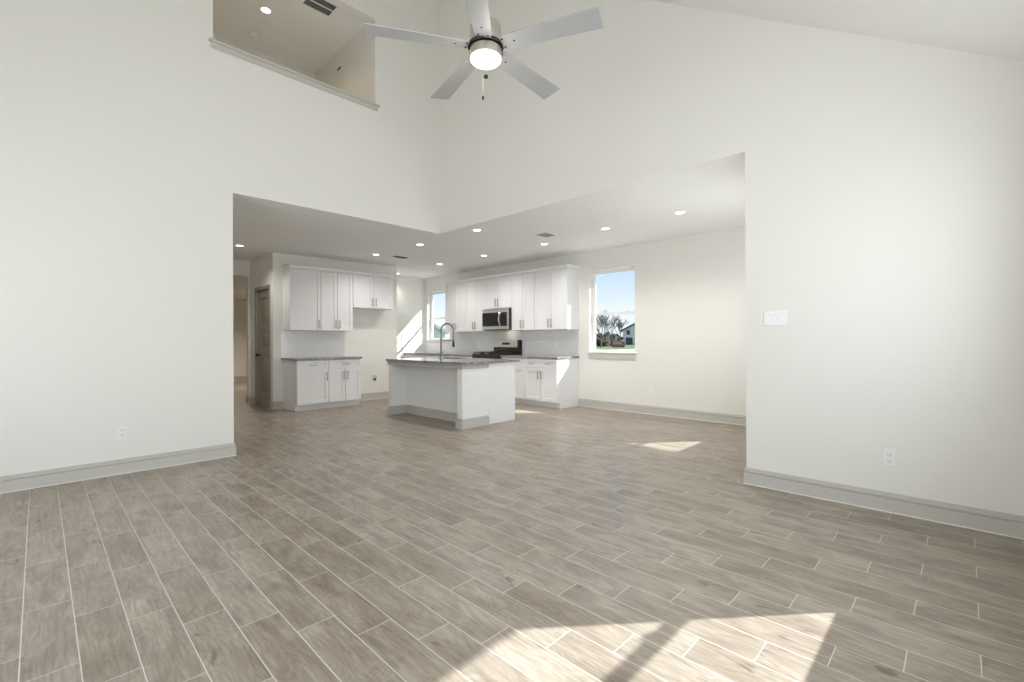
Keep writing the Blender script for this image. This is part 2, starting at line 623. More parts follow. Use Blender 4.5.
# loft room above the kitchen
b = MB()
b.box(0.4, 3.3, YA + TH, 7.6, 2.95, 3.05)
struct('floor_loft', b, M['trim'])
b = MB()
b.box(3.085, 3.2, YA + TH, 7.5, 3.05, 5.437)
b.box(0.4, 3.2, 7.385, 7.5, 3.05, 5.437)
b.box(0.4, 0.5, YA + TH, 7.385, 3.05, 5.437)
struct('wall_loft', b, M['wall'], 'tan shaded walls inside the loft')
b = MB().box(0.4, 3.2, YA + TH, 7.5, 5.437, 5.55)
struct('ceiling_loft', b, M['ceiling'], 'shaded loft ceiling with one recessed light')
b = MB()
b.box(LOFT[0] - 0.04, LOFT[1] + 0.045, YA - 0.035, YA + TH + 0.02, 4.225, 4.25)
b.prism([(0, 0), (0.018, 0), (0.018, 0.04), (0.028, 0.052), (0, 0.055)], lambda p: (LOFT[0] - 0.02, YA - p[0], 4.17 + p[1]), lambda p: (LOFT[1] + 0.025, YA - p[0], 4.17 + p[1]))
struct('trim_1', b, M['trim'], 'ledge trim along the bottom of the loft opening', bevel=0.004)

# eaves outside, they cut the sun at the tops of the windows
b = MB()
b.box(XB + TH, 7.43, YR - TH, 10.3, 2.65, 2.80)
b.box(XR + TH + 0.55, 7.50, -0.6, YR - TH, 2.65, 2.80)
struct('eave_trim', b, M['soffit'])
b = MB().box(XW - 0.6, 4.75, -1.14, YS - TH, 2.65, 2.80)
struct('eave_trim', b, M['soffit'])

# ------------------------------------------------------------------ baseboards
BP = [(0, 0), (0.017, 0), (0.017, 0.092), (0.004, 0.0945), (0.004, 0.1005), (0.0135, 0.103), (0.0125, 0.119), (0.005, 0.121), (0.005, 0.133), (0, 0.133)]


def run(mb, pts, prof=BP, z=0.0):
    """sweep a trim profile along wall points; the room lies to the left of the path"""
    pts = [Vector((p[0], p[1])) for p in pts]
    n = len(pts)
    nor = []
    for a, c in zip(pts, pts[1:]):
        t = (c - a).normalized()
        nor.append(Vector((-t.y, t.x)))
    off = []
    for i in range(n):
        if i == 0:
            off.append(nor[0])
        elif i == n - 1:
            off.append(nor[-1])
        else:
            s = nor[i - 1] + nor[i]
            off.append(s / max(0.2, s.dot(nor[i])))
    k = len(prof)
    vs = []
    for p, o in zip(pts, off):
        for d, h in prof:
            q = p + o * d
            vs.append((q.x, q.y, z + h))
    fs = []
    for i in range(n - 1):
        for j in range(k):
            a, c = i * k + j, i * k + (j + 1) % k
            fs.append((a, c, c + k, a + k))
    fs.append(tuple(range(k)))
    fs.append(tuple(range((n - 1) * k, n * k))[::-1])
    mb.add(vs, fs)
    return mb


def baseboard(name, pts, label=None):
    o = struct(name, run(MB(), pts), M['trim'], label)
    run(MB(), pts, [(0.017, 0), (0.021, 0), (0.017, 0.006)]).build('caulk', M['caulk'], o)
    return o


baseboard('baseboard_left', [(XL, YA + TH), (XL, YA), (XW, YA)], 'greige baseboard along the left wall')
baseboard('baseboard_right', [(XR, YS), (XR, YR), (XB - 0.02, YR)], 'greige baseboard along the right wall')
baseboard('baseboard_back', [(XB, YR + 0.02), (XB, 4.975)], 'greige baseboard under the dining window')
baseboard('baseboard_alcove', [(XE, YC + 0.03), (XE, YC), (4.165, YC)], 'greige baseboard in the fridge alcove')
baseboard('baseboard_hall', [(3.015, YC), (XH, YC), (XH, DOOR[0] - 0.04)], 'short greige baseboard at the hall corner')
baseboard('baseboard_hall_end', [(XH, DOOR[1] + 0.04), (XH, YH), (2.83, YH), (2.83, YH + 0.12)], 'short greige baseboard past the closet door')
baseboard('baseboard_far', [(5.2, 15.66), (0.74, 15.66)], 'greige baseboard on the far hall wall')


# ------------------------------------------------------------------ windows
def window(name, loc, rz, w, z0, z1, label=None, stool=True, apron=True):
    """single-hung window; local x to the right seen from the room, y outward, z up"""
    r = thing(name, label, 'window', (loc[0], loc[1], 0), rz, kind='structure')
    t = 0.035
    f = MB()
    f.box(0, t, 0.085, TH + 0.006, z0, z1).box(w - t, w, 0.085, TH + 0.006, z0, z1)
    f.box(t, w - t, 0.085, TH + 0.006, z1 - t, z1).box(t, w - t, 0.085, TH + 0.006, z0, z0 + t)
    f.build('window_frame', M['vinyl'], r, 0.002)
    zm = (z0 + z1) / 2 - 0.035 if z0 < 1.1 else (z0 + z1) / 2 - 0.06
    if name in SOUTHS:
        zm = 1.487
    if name == 'window_8':
        zm = 1.58
    a = 0.022
    for (c, d, y) in ((zm - 0.02, z1 - t, 0.112), (z0 + t, zm + 0.022, 0.094)):
        s = MB()
        s.box(t, t + a, y, y + 0.02, c, d).box(w - t - a, w - t, y, y + 0.02, c, d)
        lowb = a + (0.02 if y > 0.1 else 0.018)
        if y > 0.1:
            s.box(t + a, w - t - a, y, y + 0.02, d - a, d).box(t + a, w - t - a, y, y + 0.02, c, c + 0.04)
        else:
            s.box(t + a, w - t - a, y, y + 0.02, d - 0.045, d).box(t + a, w - t - a, y, y + 0.02, c, c + lowb - 0.02)
        so_ = s.build('sash', M['vinyl'], r, 0.002)
        g = MB().box(t + a - 0.004, w - t - a + 0.004, y + 0.009, y + 0.012, c + 0.02, d - 0.02)
        g.build('pane', M['glass'], so_)
        if y < 0.1:
            for q in (0.22, 0.78):
                k = MB().box(w * q - 0.025, w * q + 0.025, 0.086, 0.112, d, d + 0.012)
                k.build('sash_lock', M['vinyl'], so_)
    if stool:
        s = MB().box(-0.035, w + 0.035, -0.03, 0.0, z0 - 0.006, z0 + 0.018).box(0.0005, w - 0.0005, 0.0, 0.088, z0 - 0.0005, z0 + 0.018)
        s.build('window_stool', M['vinyl'], r, 0.004)
    if apron:
        s = MB().box(-0.02, w + 0.02, -0.016, 0, z0 - 0.105, z0 - 0.006)
        s.build('window_apron', M['trim'], r, 0.003)
    return r


SOUTHS = ('window_3', 'window_4', 'window_5')
window('window_1', (XB, 4.735), R(-90), 0.892, 0.96, 2.395, 'white single-hung window showing bare trees and a house')
window('window_2', (XB, 9.60), R(-90), 0.89, 1.19, 2.39, 'narrow-looking white window beside the upper cabinets over the counter', apron=False)
for nm, wv in zip(SOUTHS, S_WINS):
    window(nm, (wv[1], YS), R(180), wv[1] - wv[0], wv[2], wv[3])
for nm, wv in zip(('added_window_6', 'added_window_7'), ADDED_W_WINS):
    window(nm, (XW, wv[0]), R(90), wv[1] - wv[0], wv[2], wv[3])
window('window_8', (N_WIN[1], YR), R(180), N_WIN[1] - N_WIN[0], N_WIN[2], N_WIN[3])


# ------------------------------------------------------------------ hall door and pantry casing
def panel_door():
    r = thing('door_1', 'greige panelled closet door in the hall wall', 'door', (XH, DOOR[1], 0), R(-90), kind='structure')
    w, h = DOOR[1] - DOOR[0], DOOR[3]
    f = MB()
    for (x0, x1, z0, z1) in ((-0.06, 0.0, 0, h + 0.06), (w, w + 0.06, 0, h + 0.06), (0, w, h, h + 0.06)):
        f.box(x0, x1, -0.014, 0, z0, z1)
    f.box(0, 0.012, 0, 0.1, 0, h).box(w - 0.012, w, 0, 0.1, 0, h).box(0.012, w - 0.012, 0, 0.1, h - 0.012, h)
    f.build('door_frame', M['door'], r, 0.003)
    d = MB()
    x0, x1, y = 0.015, w - 0.015, 0.03
    z0, z1 = 0.012, h - 0.015
    st = 0.10
    zs = [(0.24, 0.92), (1.06, 1.36), (1.50, z1 - 0.13)]
    d.box(x0, x0 + st, y, y + 0.035, z0, z1).box(x1 - st, x1, y, y + 0.035, z0, z1)
    prev = z0
    for a, c in zs + [(z1, z1)]:
        d.box(x0 + st, x1 - st, y, y + 0.035, prev, a)
        prev = c
    for a, c in zs:
        d.box(x0 + st, x1 - st, y + 0.013, y + 0.03, a, c)
        d.prism([(x0 + st + 0.03, a + 0.03), (x1 - st - 0.03, a + 0.03), (x1 - st - 0.03, c - 0.03), (x0 + st + 0.03, c - 0.03)],
                lambda p: (p[0], y + 0.013, p[1]), lambda p: (x0 + st + 0.045 if p[0] < w / 2 else x1 - st - 0.045, y + 0.004,
                                                            p[1] + (0.015 if p[1] < (a + c) / 2 else -0.015)))
    d.build('door_panel', M['door'], r, 0.003)
    k = MB()
    k.lathe([(0.028, 0.0), (0.028, 0.006), (0.010, 0.010), (0.010, 0.035), (0.024, 0.042), (0.029, 0.055), (0.022, 0.068), (0.004, 0.071)], 20, (0, 0, 0), 'y')
    k.v = [(0.075 + p[0], y - p[1], 0.93 + p[2]) for p in k.v]
    k.f = [q[::-1] for q in k.f]
    k.build('door_knob', M['darkmetal'], r)


panel_door()
b = MB()
b.box(XE, XE + 0.03, YC + 0.06, YC + 0.12, 0, 2.19)
b.box(XE, XE + 0.03, YC + 0.12, YC + 0.83, 2.13, 2.19)
b.box(XE, XE + 0.03, YC + 0.83, YC + 0.89, 0, 2.19)
struct('trim_2', b, M['trim'], 'edge of the pantry door casing beside the fridge alcove')


# ------------------------------------------------------------------ cabinets
def shaker(mb, x0, x1, z0, z1, y=0.0, rail=0.057):
    """shaker front: local front face at y, thickness .02 behind"""
    mb.box(x0, x0 + rail, y, y + 0.02, z0, z1).box(x1 - rail, x1, y, y + 0.02, z0, z1)
    mb.box(x0 + rail, x1 - rail, y, y + 0.02, z0, z0 + rail).box(x0 + rail, x1 - rail, y, y + 0.02, z1 - rail, z1)
    mb.box(x0 + rail, x1 - rail, y + 0.012, y + 0.018, z0 + rail, z1 - rail)
    return mb


def pull(parent, x, z, length, vertical, y=0.0):
    p = MB()
    h = length / 2
    if vertical:
        p.tube([(x, y - 0.03, z - h), (x, y - 0.03, z + h)], 0.0072, 8)
        for s in (-0.75, 0.75):
            p.tube([(x, y, z + s * h), (x, y - 0.03, z + s * h)], 0.0045, 8)
    else:
        p.tube([(x - h, y - 0.03, z), (x + h, y - 0.03, z)], 0.0072, 8)
        for s in (-0.75, 0.75):
            p.tube([(x + s * h, y, z), (x + s * h, y - 0.03, z)], 0.0045, 8)
    return p.build('handle', M['pull'], parent)


def cabinet(name, label, group, loc, rz, w, depth, z0, z1, doors, drawers=0, toe=False, handles='bottom', single='right', drawer_pulls=1):
    """local x right, y into the wall (door face at y=0), z up"""
    r = thing(name, label, 'cabinet', (loc[0], loc[1], 0), rz, group or ('white base cabinets' if toe else 'white wall cabinets'))
    c = MB()
    zb = z0
    if toe:
        zb = 0.105
        c.box(0, w, 0.021, depth, zb, z1)
        c.build('carcass', M['white'], r, 0.001)
        MB().box(0.0, w, 0.085, 0.10, 0, zb).box(0, 0.016, 0.10, depth, 0, zb).box(w - 0.016, w, 0.10, depth, 0, zb).build('toe_kick', M['white'], r)
    else:
        c.box(0, w, 0.021, depth, z0, z1)
        c.build('carcass', M['white'], r, 0.001)
    g = 0.0045
    ztop = z1 - (0.012 if toe else 0.004)
    dz = ztop
    if drawers:
        dz = ztop - 0.155
        for i in range(drawers):
            a, bq = w * i / drawers + g, w * (i + 1) / drawers - g
            d = shaker(MB(), a, bq, dz + 0.006, ztop, 0, 0.045).build('drawer', M['white'], r, 0.0012)
            for k in range(drawer_pulls):
                pull(d, a + (bq - a) * (k + 1) / (drawer_pulls + 1) if drawer_pulls == 1 else a + (bq - a) * (0.25 + 0.5 * k), (dz + ztop) / 2, 0.13, False)
    lo = zb + 0.004
    for i in range(doors):
        a, bq = w * i / doors + g, w * (i + 1) / doors - g
        d = shaker(MB(), a, bq, lo, dz - 0.004).build('door', M['white'], r, 0.0012)
        if doors == 1:
            hx = bq - 0.032 if single == 'right' else a + 0.032
        else:
            hx = bq - 0.032 if i == 0 else a + 0.032
        hz = lo + 0.115 if handles == 'bottom' else dz - 0.125
        pull(d, hx, hz, 0.15, True)
    return r


YF, YU = 7.985, 8.29       # front planes of the left base and wall cabinets
DB, DU = YC - YF - 0.002, YC - YU - 0.002
BZ = 0.862
cabinet('wall_cabinet', 'single-door white wall cabinet left of the fridge alcove, nearest the hall', None, (3.02, YU), 0, 0.54, DU, 1.375, 2.45, 1)
cabinet('wall_cabinet', 'tall double-door white wall cabinet just left of the fridge alcove', None, (3.562, YU), 0, 0.61, DU, 1.375, 2.45, 2)
cabinet('wall_cabinet', 'short double-door white cabinet hung over the empty fridge alcove', None, (4.175, YU), 0, 0.86, DU, 1.82, 2.45, 2)
cabinet('base_cabinet', 'white base cabinet with one drawer and one door, nearest the hall', None, (3.02, YF), 0, 0.54, DB, 0, BZ, 1, 1, True, 'top')
cabinet('base_cabinet', 'white base cabinet with one drawer over two doors beside the fridge alcove', None, (3.562, YF), 0, 0.61, DB, 0, BZ, 2, 1, True, 'top')

XF, XU = 6.195, 6.455      # front planes of the right base and wall cabinets
DBR, DUR = XB - XF - 0.002, XB - XU - 0.002
Q = R(-90)
for (ya, yb, z0, lab) in (
        (4.96, 5.72, 1.375, 'double-door white wall cabinet at the end nearest the big window'),
        (5.722, 6.325, 1.375, 'double-door white wall cabinet immediately right of the microwave'),
        (6.327, 7.108, 1.825, 'short double-door white cabinet above the microwave'),
        (7.11, 7.72, 1.375, 'double-door white wall cabinet immediately left of the microwave'),
        (7.722, 8.43, 1.375, 'double-door white wall cabinet beside the sink-side window')):
    cabinet('wall_cabinet', lab, None, (XU, yb), Q, yb - ya, DUR, z0, 2.45, 2)
cabinet('base_cabinet', 'white base cabinet at the end of the back wall counter with sunlit side', None, (XF, 5.752), Q, 0.772, DBR, 0, BZ, 2, 1, True, 'top', drawer_pulls=2)
cabinet('base_cabinet', 'white base cabinet right of the range, mostly behind the island', None, (XF, 6.352), Q, 0.598, DBR, 0, BZ, 2, 1, True, 'top')
cabinet('base_cabinet', 'white base cabinet left of the range, hidden behind the island', None, (XF, 7.85), Q, 0.71, DBR, 0, BZ, 2, 1, True, 'top')
cabinet('base_cabinet', 'white base cabinet under the narrow window, hidden behind the island', None, (XF, YK - 0.002), Q, YK - 7.855, DBR, 0, BZ, 2, 2, True, 'top')


# crown moulding on top of the wall cabinets
CP = [(0, 0), (0.014, 0), (0.014, 0.03), (0.022, 0.042), (0.022, 0.06), (0, 0.06)]
b = run(MB(), [(5.035, YC - 0.002), (5.035, YU), (3.02, YU), (3.02, YC - 0.002)], CP, 2.452)
# the path's left side is outside of the cabinet front
tag(b.build('crown_molding', M['white'], None, 0.002), 'white crown molding along the top of the left cabinets', 'molding', 'white crown moldings')
b = run(MB(), [(XB - 0.002, 8.43), (XU, 8.43), (XU, 4.96), (XB - 0.002, 4.96)], [(-p, h) for p, h in CP][::-1], 2.452)
tag(b.build('crown_molding', M['white'], None, 0.002), 'white crown molding along the top of the back wall cabinets', 'molding', 'white crown moldings')


# ------------------------------------------------------------------ countertops, backsplash
CT0, CT1 = 0.864, 0.895
tag(MB().box(2.985, 4.185, YF - 0.028, YC - 0.002, CT0, CT1).build('countertop', M['granite'], None, 0.004),
    'short grey granite countertop on the left base cabinets', 'countertop', 'grey granite countertops')
b = MB()
b.box(XF - 0.028, XB - 0.002, 4.955, 6.352, CT0, CT1)
tag(b.build('countertop', M['granite'], None, 0.004), 'grey granite countertop right of the range, sunlit at its end', 'countertop', 'grey granite countertops')
b = MB().box(XF - 0.028, XB - 0.002, 7.128, YK - 0.002, CT0, CT1)
tag(b.build('countertop', M['granite'], None, 0.004), 'grey granite countertop left of the range under the narrow window', 'countertop', 'grey granite countertops')
tag(MB().box(2.985, 4.17, YC - 0.009, YC - 0.0005, CT1 + 0.0008, 1.374).build('backsplash', M['subway']), 'glossy white tile backsplash above the left counter', 'backsplash', kind='structure')
b = MB().box(XB - 0.009, XB - 0.0005, 4.965, 8.43, CT1 + 0.0008, 1.374)
b.box(XB - 0.009, XB - 0.0005, 8.43, YK - 0.0095, CT1 + 0.0008, 1.08)
b.box(XB - 0.009, XB - 0.0005, 8.43, 8.67, 1.08, 1.374)
b.box(XB - 0.009, XB - 0.0005, 9.635, YK - 0.0095, 1.08, 1.374)
tag(b.build('backsplash', M['subway']), 'glossy white tile backsplash behind the range', 'backsplash', kind='structure')
b = MB().box(6.13, XB - 0.0005, YK - 0.009, YK - 0.0005, CT1 + 0.0008, 1.374)
o = tag(b.build('backsplash', M['subway']), 'short tile backsplash return on the sunlit end wall', 'backsplash', kind='structure')
MB().box(6.122, 6.13, YK - 0.011, YK - 0.0005, CT1 + 0.0008, 1.374).build('edge_strip', M['pull'], o)

# ------------------------------------------------------------------ island
IX0, IXM, IXI, IX1 = 3.955, 4.43, 4.245, 4.975     # bar face, post depth, recess wall, work side
IY0, IY1 = 4.80, 6.66
isl = thing('kitchen_island', 'white kitchen island with an open knee recess and greige base trim', 'kitchen island', (IX0, IY0, 0))


def ib():
    return MB(Matrix.Translation((-IX0, -IY0, 0)))


p = ib().box(IX0, IXM, IY0, IY0 + 0.11, 0, CT0).box(IX0, IXM, IY1 - 0.07, IY1, 0, CT0).box(IXI, IXM, IY0 + 0.11, IY1 - 0.07, 0, CT0)
p.build('pony_wall', M['pony'], isl, 0.006)
p = ib().box(IXM, IX1 - 0.022, IY0 + 0.012, IY1 - 0.012, 0.105, CT0 - 0.22)
p.box(IXM, IX1 - 0.022, IY0 + 0.012, 5.70, CT0 - 0.22, CT0).box(IXM, IX1 - 0.022, 6.50, IY1 - 0.012, CT0 - 0.22, CT0)
p.build('carcass', M['white'], isl)
ib().box(IXM, IX1 - 0.085, IY0 + 0.03, IY1 - 0.03, 0, 0.105).build('toe_kick', M['white'], isl)
ib().box(IXM, IX1, IY0 + 0.006, IY0 + 0.012, 0, CT0).build('end_panel', M['white'], isl, 0.001)
bb = ib()
run(bb, [(IXM, IY0), (IX0, IY0), (IX0, IY0 + 0.11), (IXI, IY0 + 0.11), (IXI, IY1 - 0.07), (IX0, IY1 - 0.07), (IX0, IY1), (IXM, IY1)], BP)
bb.build('baseboard', M['trim'], isl)
AP = [(0, 0), (0.012, 0), (0.012, 0.04), (0.022, 0.05), (0.022, 0.062), (0, 0.062)]
ap = ib()
run(ap, [(IXM, IY0), (IX0, IY0), (IX0, IY1), (IXM, IY1)], AP, CT0 - 0.0625)
ap.box(IX0, IX0 + 0.03, IY0 + 0.11, IY1 - 0.07, CT0 - 0.0625, CT0 - 0.0005)
ap.build('apron_molding', M['apron'], isl)
for i in range(3):
    ya = IY0 + 0.02 + i * (IY1 - IY0 - 0.04) / 3
    yb = ya + (IY1 - IY0 - 0.04) / 3
    d = MB(Matrix.Translation((-IX0, -IY0, 0)) @ Matrix.Translation((IX1, ya, 0)) @ Matrix.Rotation(R(90), 4, 'Z'))
    shaker(d, 0.002, yb - ya - 0.002, 0.11, CT0 - 0.012)
    d.build('door', M['white'], isl, 0.001)

SX0, SX1, SY0, SY1 = 4.56, 4.93, 5.72, 6.48
b = MB()
x0, x1, y0, y1 = IX0 - 0.03, IX1 + 0.07, IY0 - 0.035, IY1 + 0.03
b.box(x0, SX0, y0, y1, CT0, CT1).box(SX1, x1, y0, y1, CT0, CT1).box(SX0, SX1, y0, SY0, CT0, CT1).box(SX0, SX1, SY1, y1, CT0, CT1)
tag(b.build('countertop', M['granite'], None, 0.0), 'large grey granite countertop on the kitchen island', 'countertop', 'grey granite countertops')

# undermount sink
b = MB()
s0, s1 = CT0 - 0.20, CT0 - 0.001
for (a, c, d, f_) in ((SX0 - 0.015, SX0, SY0 - 0.015, SY1 + 0.015), (SX1, SX1 + 0.015, SY0 - 0.015, SY1 + 0.015),
                      (SX0, SX1, SY0 - 0.015, SY0), (SX0, SX1, SY1, SY1 + 0.015)):
    b.box(a, c, d, f_, s0, s1)
b.box(SX0, SX1, SY0, SY1, s0, s0 + 0.012)
o = tag(b.build('kitchen_sink', M['sinksteel'], None, 0.003), 'steel undermount sink set in the island countertop', 'sink')
MB().lathe([(0.045, 0), (0.045, 0.004), (0.03, 0.002)], 24, ((SX0 + SX1) / 2, (SY0 + SY1) / 2, s0 + 0.012)).build('drain', M['chrome'], o)

# spring faucet
fx, fy = 4.50, 5.985
fa = thing('kitchen_faucet', 'tall arched spring faucet standing on the island countertop', 'faucet', (fx, fy, CT1))
MB().lathe([(0.028, 0), (0.028, 0.01), (0.02, 0.02), (0.0165, 0.03), (0.0165, 0.20), (0.014, 0.21), (0.014, 0.34)], 20).build('faucet_body', M['chrome'], fa)
arc = [(0, 0, 0.335)]
for i in range(17):
    a = math.pi - math.pi * i / 16
    arc.append((0.125 + 0.125 * math.cos(a), 0, 0.44 + 0.125 * math.sin(a)))
arc += [(0.25, 0, 0.36), (0.25, 0, 0.30)]
sp = MB()
sp.tube(arc, 0.0075, 10)
# coil around the hose
dense = []
for p0, p1 in zip(arc, arc[1:]):
    for k in range(6):
        dense.append(Vector(p0).lerp(Vector(p1), k / 6))
coil = []
L = 0.0
for i in range(len(dense) - 1):
    t = (dense[i + 1] - dense[i])
    n1 = Vector((0, 1, 0))
    n2 = t.normalized().cross(n1)
    for k in range(4):
        q = dense[i].lerp(dense[i + 1], k / 4)
        ang = (L + t.length * k / 4) / 0.011 * 2 * math.pi
        coil.append(q + (n1 * math.cos(ang) + n2 * math.sin(ang)) * 0.0115)
    L += t.length
sp.tube(coil, 0.0026, 5)
sp.build('spring_hose', M['chrome'], fa)
MB().tube([(0, 0, 0.30), (0.235, 0, 0.30)], 0.007, 10).lathe([(0.018, -0.012), (0.018, 0.012)], 16, (0.25, 0, 0.30)).build('holder_arm', M['chrome'], fa)
MB().lathe([(0.015, -0.11), (0.021, -0.10), (0.018, -0.05), (0.013, 0.0), (0.012, 0.02)], 18, (0.25, 0, 0.295)).build('spray_head', M['darkmetal'], fa)
MB().tube([(0, -0.012, 0.10), (0, -0.05, 0.105), (0, -0.10, 0.14)], [0.009, 0.007, 0.006], 10).build('lever', M['chrome'], fa)


# ------------------------------------------------------------------ range and microwave
RY0, RY1 = 6.357, 7.123
RW = RY1 - RY0
rg = thing('gas_range', 'black and stainless gas range against the back wall', 'range', (6.125, RY1, 0), Q)
D = XB - 6.125 - 0.012
MB().box(0, RW, 0.03, D, 0.0, 0.90).build('range_body', M['black'], rg, 0.002)
dr = MB().box(0.006, RW - 0.006, 0.0, 0.03, 0.20, 0.745).build('oven_door', M['steel'], rg, 0.003)
MB().box(0.12, RW - 0.12, -0.002, 0.004, 0.33, 0.62).build('oven_window', M['blackglass'], dr)
MB().tube([(0.06, -0.045, 0.70), (RW - 0.06, -0.045, 0.70)], 0.011, 12).tube([(0.09, 0, 0.70), (0.09, -0.045, 0.70)], 0.008, 8).tube([(RW - 0.09, 0, 0.70), (RW - 0.09, -0.045, 0.70)], 0.008, 8).build('handle', M['steel'], dr)
MB().box(0.006, RW - 0.006, 0.0, 0.03, 0.04, 0.19).build('storage_drawer', M['steel'], rg, 0.003)
MB().box(0.0, RW, 0.0, 0.03, 0.755, 0.90).build('control_panel', M['black'], rg, 0.003)
for i in range(5):
    MB().lathe([(0.020, 0), (0.024, 0.004), (0.020, 0.022), (0.018, 0.024)], 18, (0.09 + i * (RW - 0.18) / 4, 0, 0.83), 'y').build('knob', M['black'], rg).scale.y = -1
MB().box(0, RW, 0.0, D - 0.06, 0.9005, 0.915).build('cooktop', M['black'], rg, 0.003)
for i in range(3):
    x0 = 0.02 + i * (RW - 0.04) / 3
    x1 = x0 + (RW - 0.04) / 3 - 0.006
    g = MB()
    y0, y1 = 0.035, D - 0.09
    for yy in (y0, (y0 + y1) / 2 - 0.01, y1 - 0.02):
        g.box(x0, x1, yy, yy + 0.012, 0.935, 0.953)
    for xx in (x0, (x0 + x1) / 2 - 0.006, x1 - 0.012):
        g.box(xx, xx + 0.012, y0, y1, 0.935, 0.953)
    for xx in (x0, x1 - 0.012):
        for yy in (y0, y1 - 0.012):
            g.box(xx, xx + 0.012, yy, yy + 0.012, 0.9155, 0.935)
    for yy in (y0 + 0.13, y1 - 0.13):
        g.lathe([(0.045, 0.9155), (0.045, 0.925), (0.03, 0.93)], 18, ((x0 + x1) / 2, yy, 0))
    g.build('grate', M['iron'], rg)
bg = MB().box(0, RW, D - 0.058, D, 0.9005, 1.035).box(0, 0.012, D - 0.062, D, 1.035, 1.185).box(RW - 0.012, RW, D - 0.062, D, 1.035, 1.185).box(0.012, RW - 0.012, D - 0.03, D, 1.035, 1.185)
bg = bg.build('backguard', M['black'], rg, 0.002)
st = MB().box(0.012, RW - 0.055, D - 0.075, D - 0.0305, 1.04, 1.185)
st = st.build('backguard_panel', M['steel'], bg, 0.004)
MB().box(0.27, 0.49, D - 0.0765, D - 0.0745, 1.09, 1.14).build('display', M['display'], st)
MB().box(RW - 0.055, RW, D - 0.08, D - 0.0305, 1.0355, 1.19).build('end_cap', M['black'], bg, 0.003)

MX = 6.385
mw = thing('microwave_oven', 'stainless over-the-range microwave with a dark door', 'microwave', (MX, 7.09, 0), Q)
W = 0.775
mz0, mz1 = 1.392, 1.815
MB().box(0, W, 0.02, XB - MX - 0.012, mz0, mz1).build('microwave_body', M['black'], mw, 0.003)
f = MB().box(0, W - 0.02, 0.0, 0.019, mz1 - 0.075, mz1).box(0, W - 0.02, 0.0, 0.019, mz0 + 0.01, mz0 + 0.075)
f.box(W - 0.07, W - 0.02, 0.0, 0.019, mz0 + 0.075, mz1 - 0.075)
f.build('front_frame', M['steel'], mw, 0.003)
d = MB().box(0.0, 0.545, -0.003, 0.019, mz0 + 0.078, mz1 - 0.078).build('door', M['blackglass'], mw, 0.003)
arc = [(0.525, -0.006 - 0.04 * math.sin(math.pi * i / 12), mz0 + 0.085 + (mz1 - mz0 - 0.17) * i / 12) for i in range(13)]
MB().tube(arc, 0.011, 10).build('handle', M['steel'], d)
MB().box(0.55, W - 0.072, -0.002, 0.019, mz0 + 0.078, mz1 - 0.078).build('keypad', M['blackglass'], mw, 0.002)
MB().box(0.05, W - 0.05, 0.0185 - 0.02, 0.0, mz1 - 0.028, mz1 - 0.022).build('vent_slot', M['slot'], mw)
ml = bpy.data.lights.new('cooktop_light', 'AREA')
ml.size, ml.energy, ml.color = 0.16, 0.5, (1.0, 0.86, 0.66)
mo = bpy.data.objects.new('cooktop_light', ml)
mo.parent = mw
mo.location = (0.45, 0.30, mz0 - 0.004)
mo.rotation_euler = (R(25), 0, 0)
COL.objects.link(mo)


# ------------------------------------------------------------------ wall plates
def outlet(label, loc, rz, name='wall_outlet'):
    """duplex outlet; local y into the wall"""
    r = thing(name, label, 'outlet', loc, rz, 'white wall outlets')
    MB().box(-0.036, 0.036, -0.006, -0.0003, -0.06, 0.06).build('cover_plate', M['plastic'], r, 0.003)
    for s in (-1, 1):
        q = MB().box(-0.017, 0.017, -0.0085, -0.006, s * 0.021 - 0.014, s * 0.021 + 0.014).build('receptacle', M['plastic'], r, 0.004)
        for (x, z0, z1) in ((-0.0072, -0.002, 0.008), (0.0072, -0.002, 0.008), (0.0, -0.010, -0.005)):
            MB().box(x - 0.0015, x + 0.0015, -0.009, -0.0084, s * 0.021 + z0, s * 0.021 + z1).build('slot', M['slot'], q)
    return r


outlet('white outlet low on the left wall above its baseboard', (0.525, YA, 0.37), 0)
outlet('white outlet low on the right wall below the light switches', (XR, 0.371, 0.37), Q)
outlet('white outlet low on the back wall under the dining window side', (XB, 3.567, 0.353), Q)
outlet('faint white outlet on the near end of the kitchen island', (4.04, IY0, 0.68), 0)
outlet('outlet on the back wall tile right of the range', (XB - 0.009, 5.49, 1.075), Q)
outlet('outlet on the back wall tile left of the range', (XB - 0.009, 7.66, 1.075), Q)

sw = thing('light_switch', 'triple white toggle switch plate on the right wall', 'light switch', (XR, 1.071, 1.355), Q)
MB().box(-0.083, 0.083, -0.006, -0.0003, -0.059, 0.059).build('cover_plate', M['plastic'], sw, 0.003)
for k in (-1, 0, 1):
    MB().box(k * 0.046 - 0.006, k * 0.046 + 0.006, -0.0065, -0.006, -0.013, 0.013).box(k * 0.046 - 0.0045, k * 0.046 + 0.0045, -0.017, -0.006, -0.012, 0.0).build('toggle', M['plastic'], sw, 0.001)
    MB().lathe([(0.003, 0), (0.003, 0.001)], 10, (k * 0.046, -0.0072, 0.03), 'y').lathe([(0.003, 0), (0.003, 0.001)], 10, (k * 0.046, -0.0072, -0.03), 'y').build('screw', M['ventgrey'], sw)

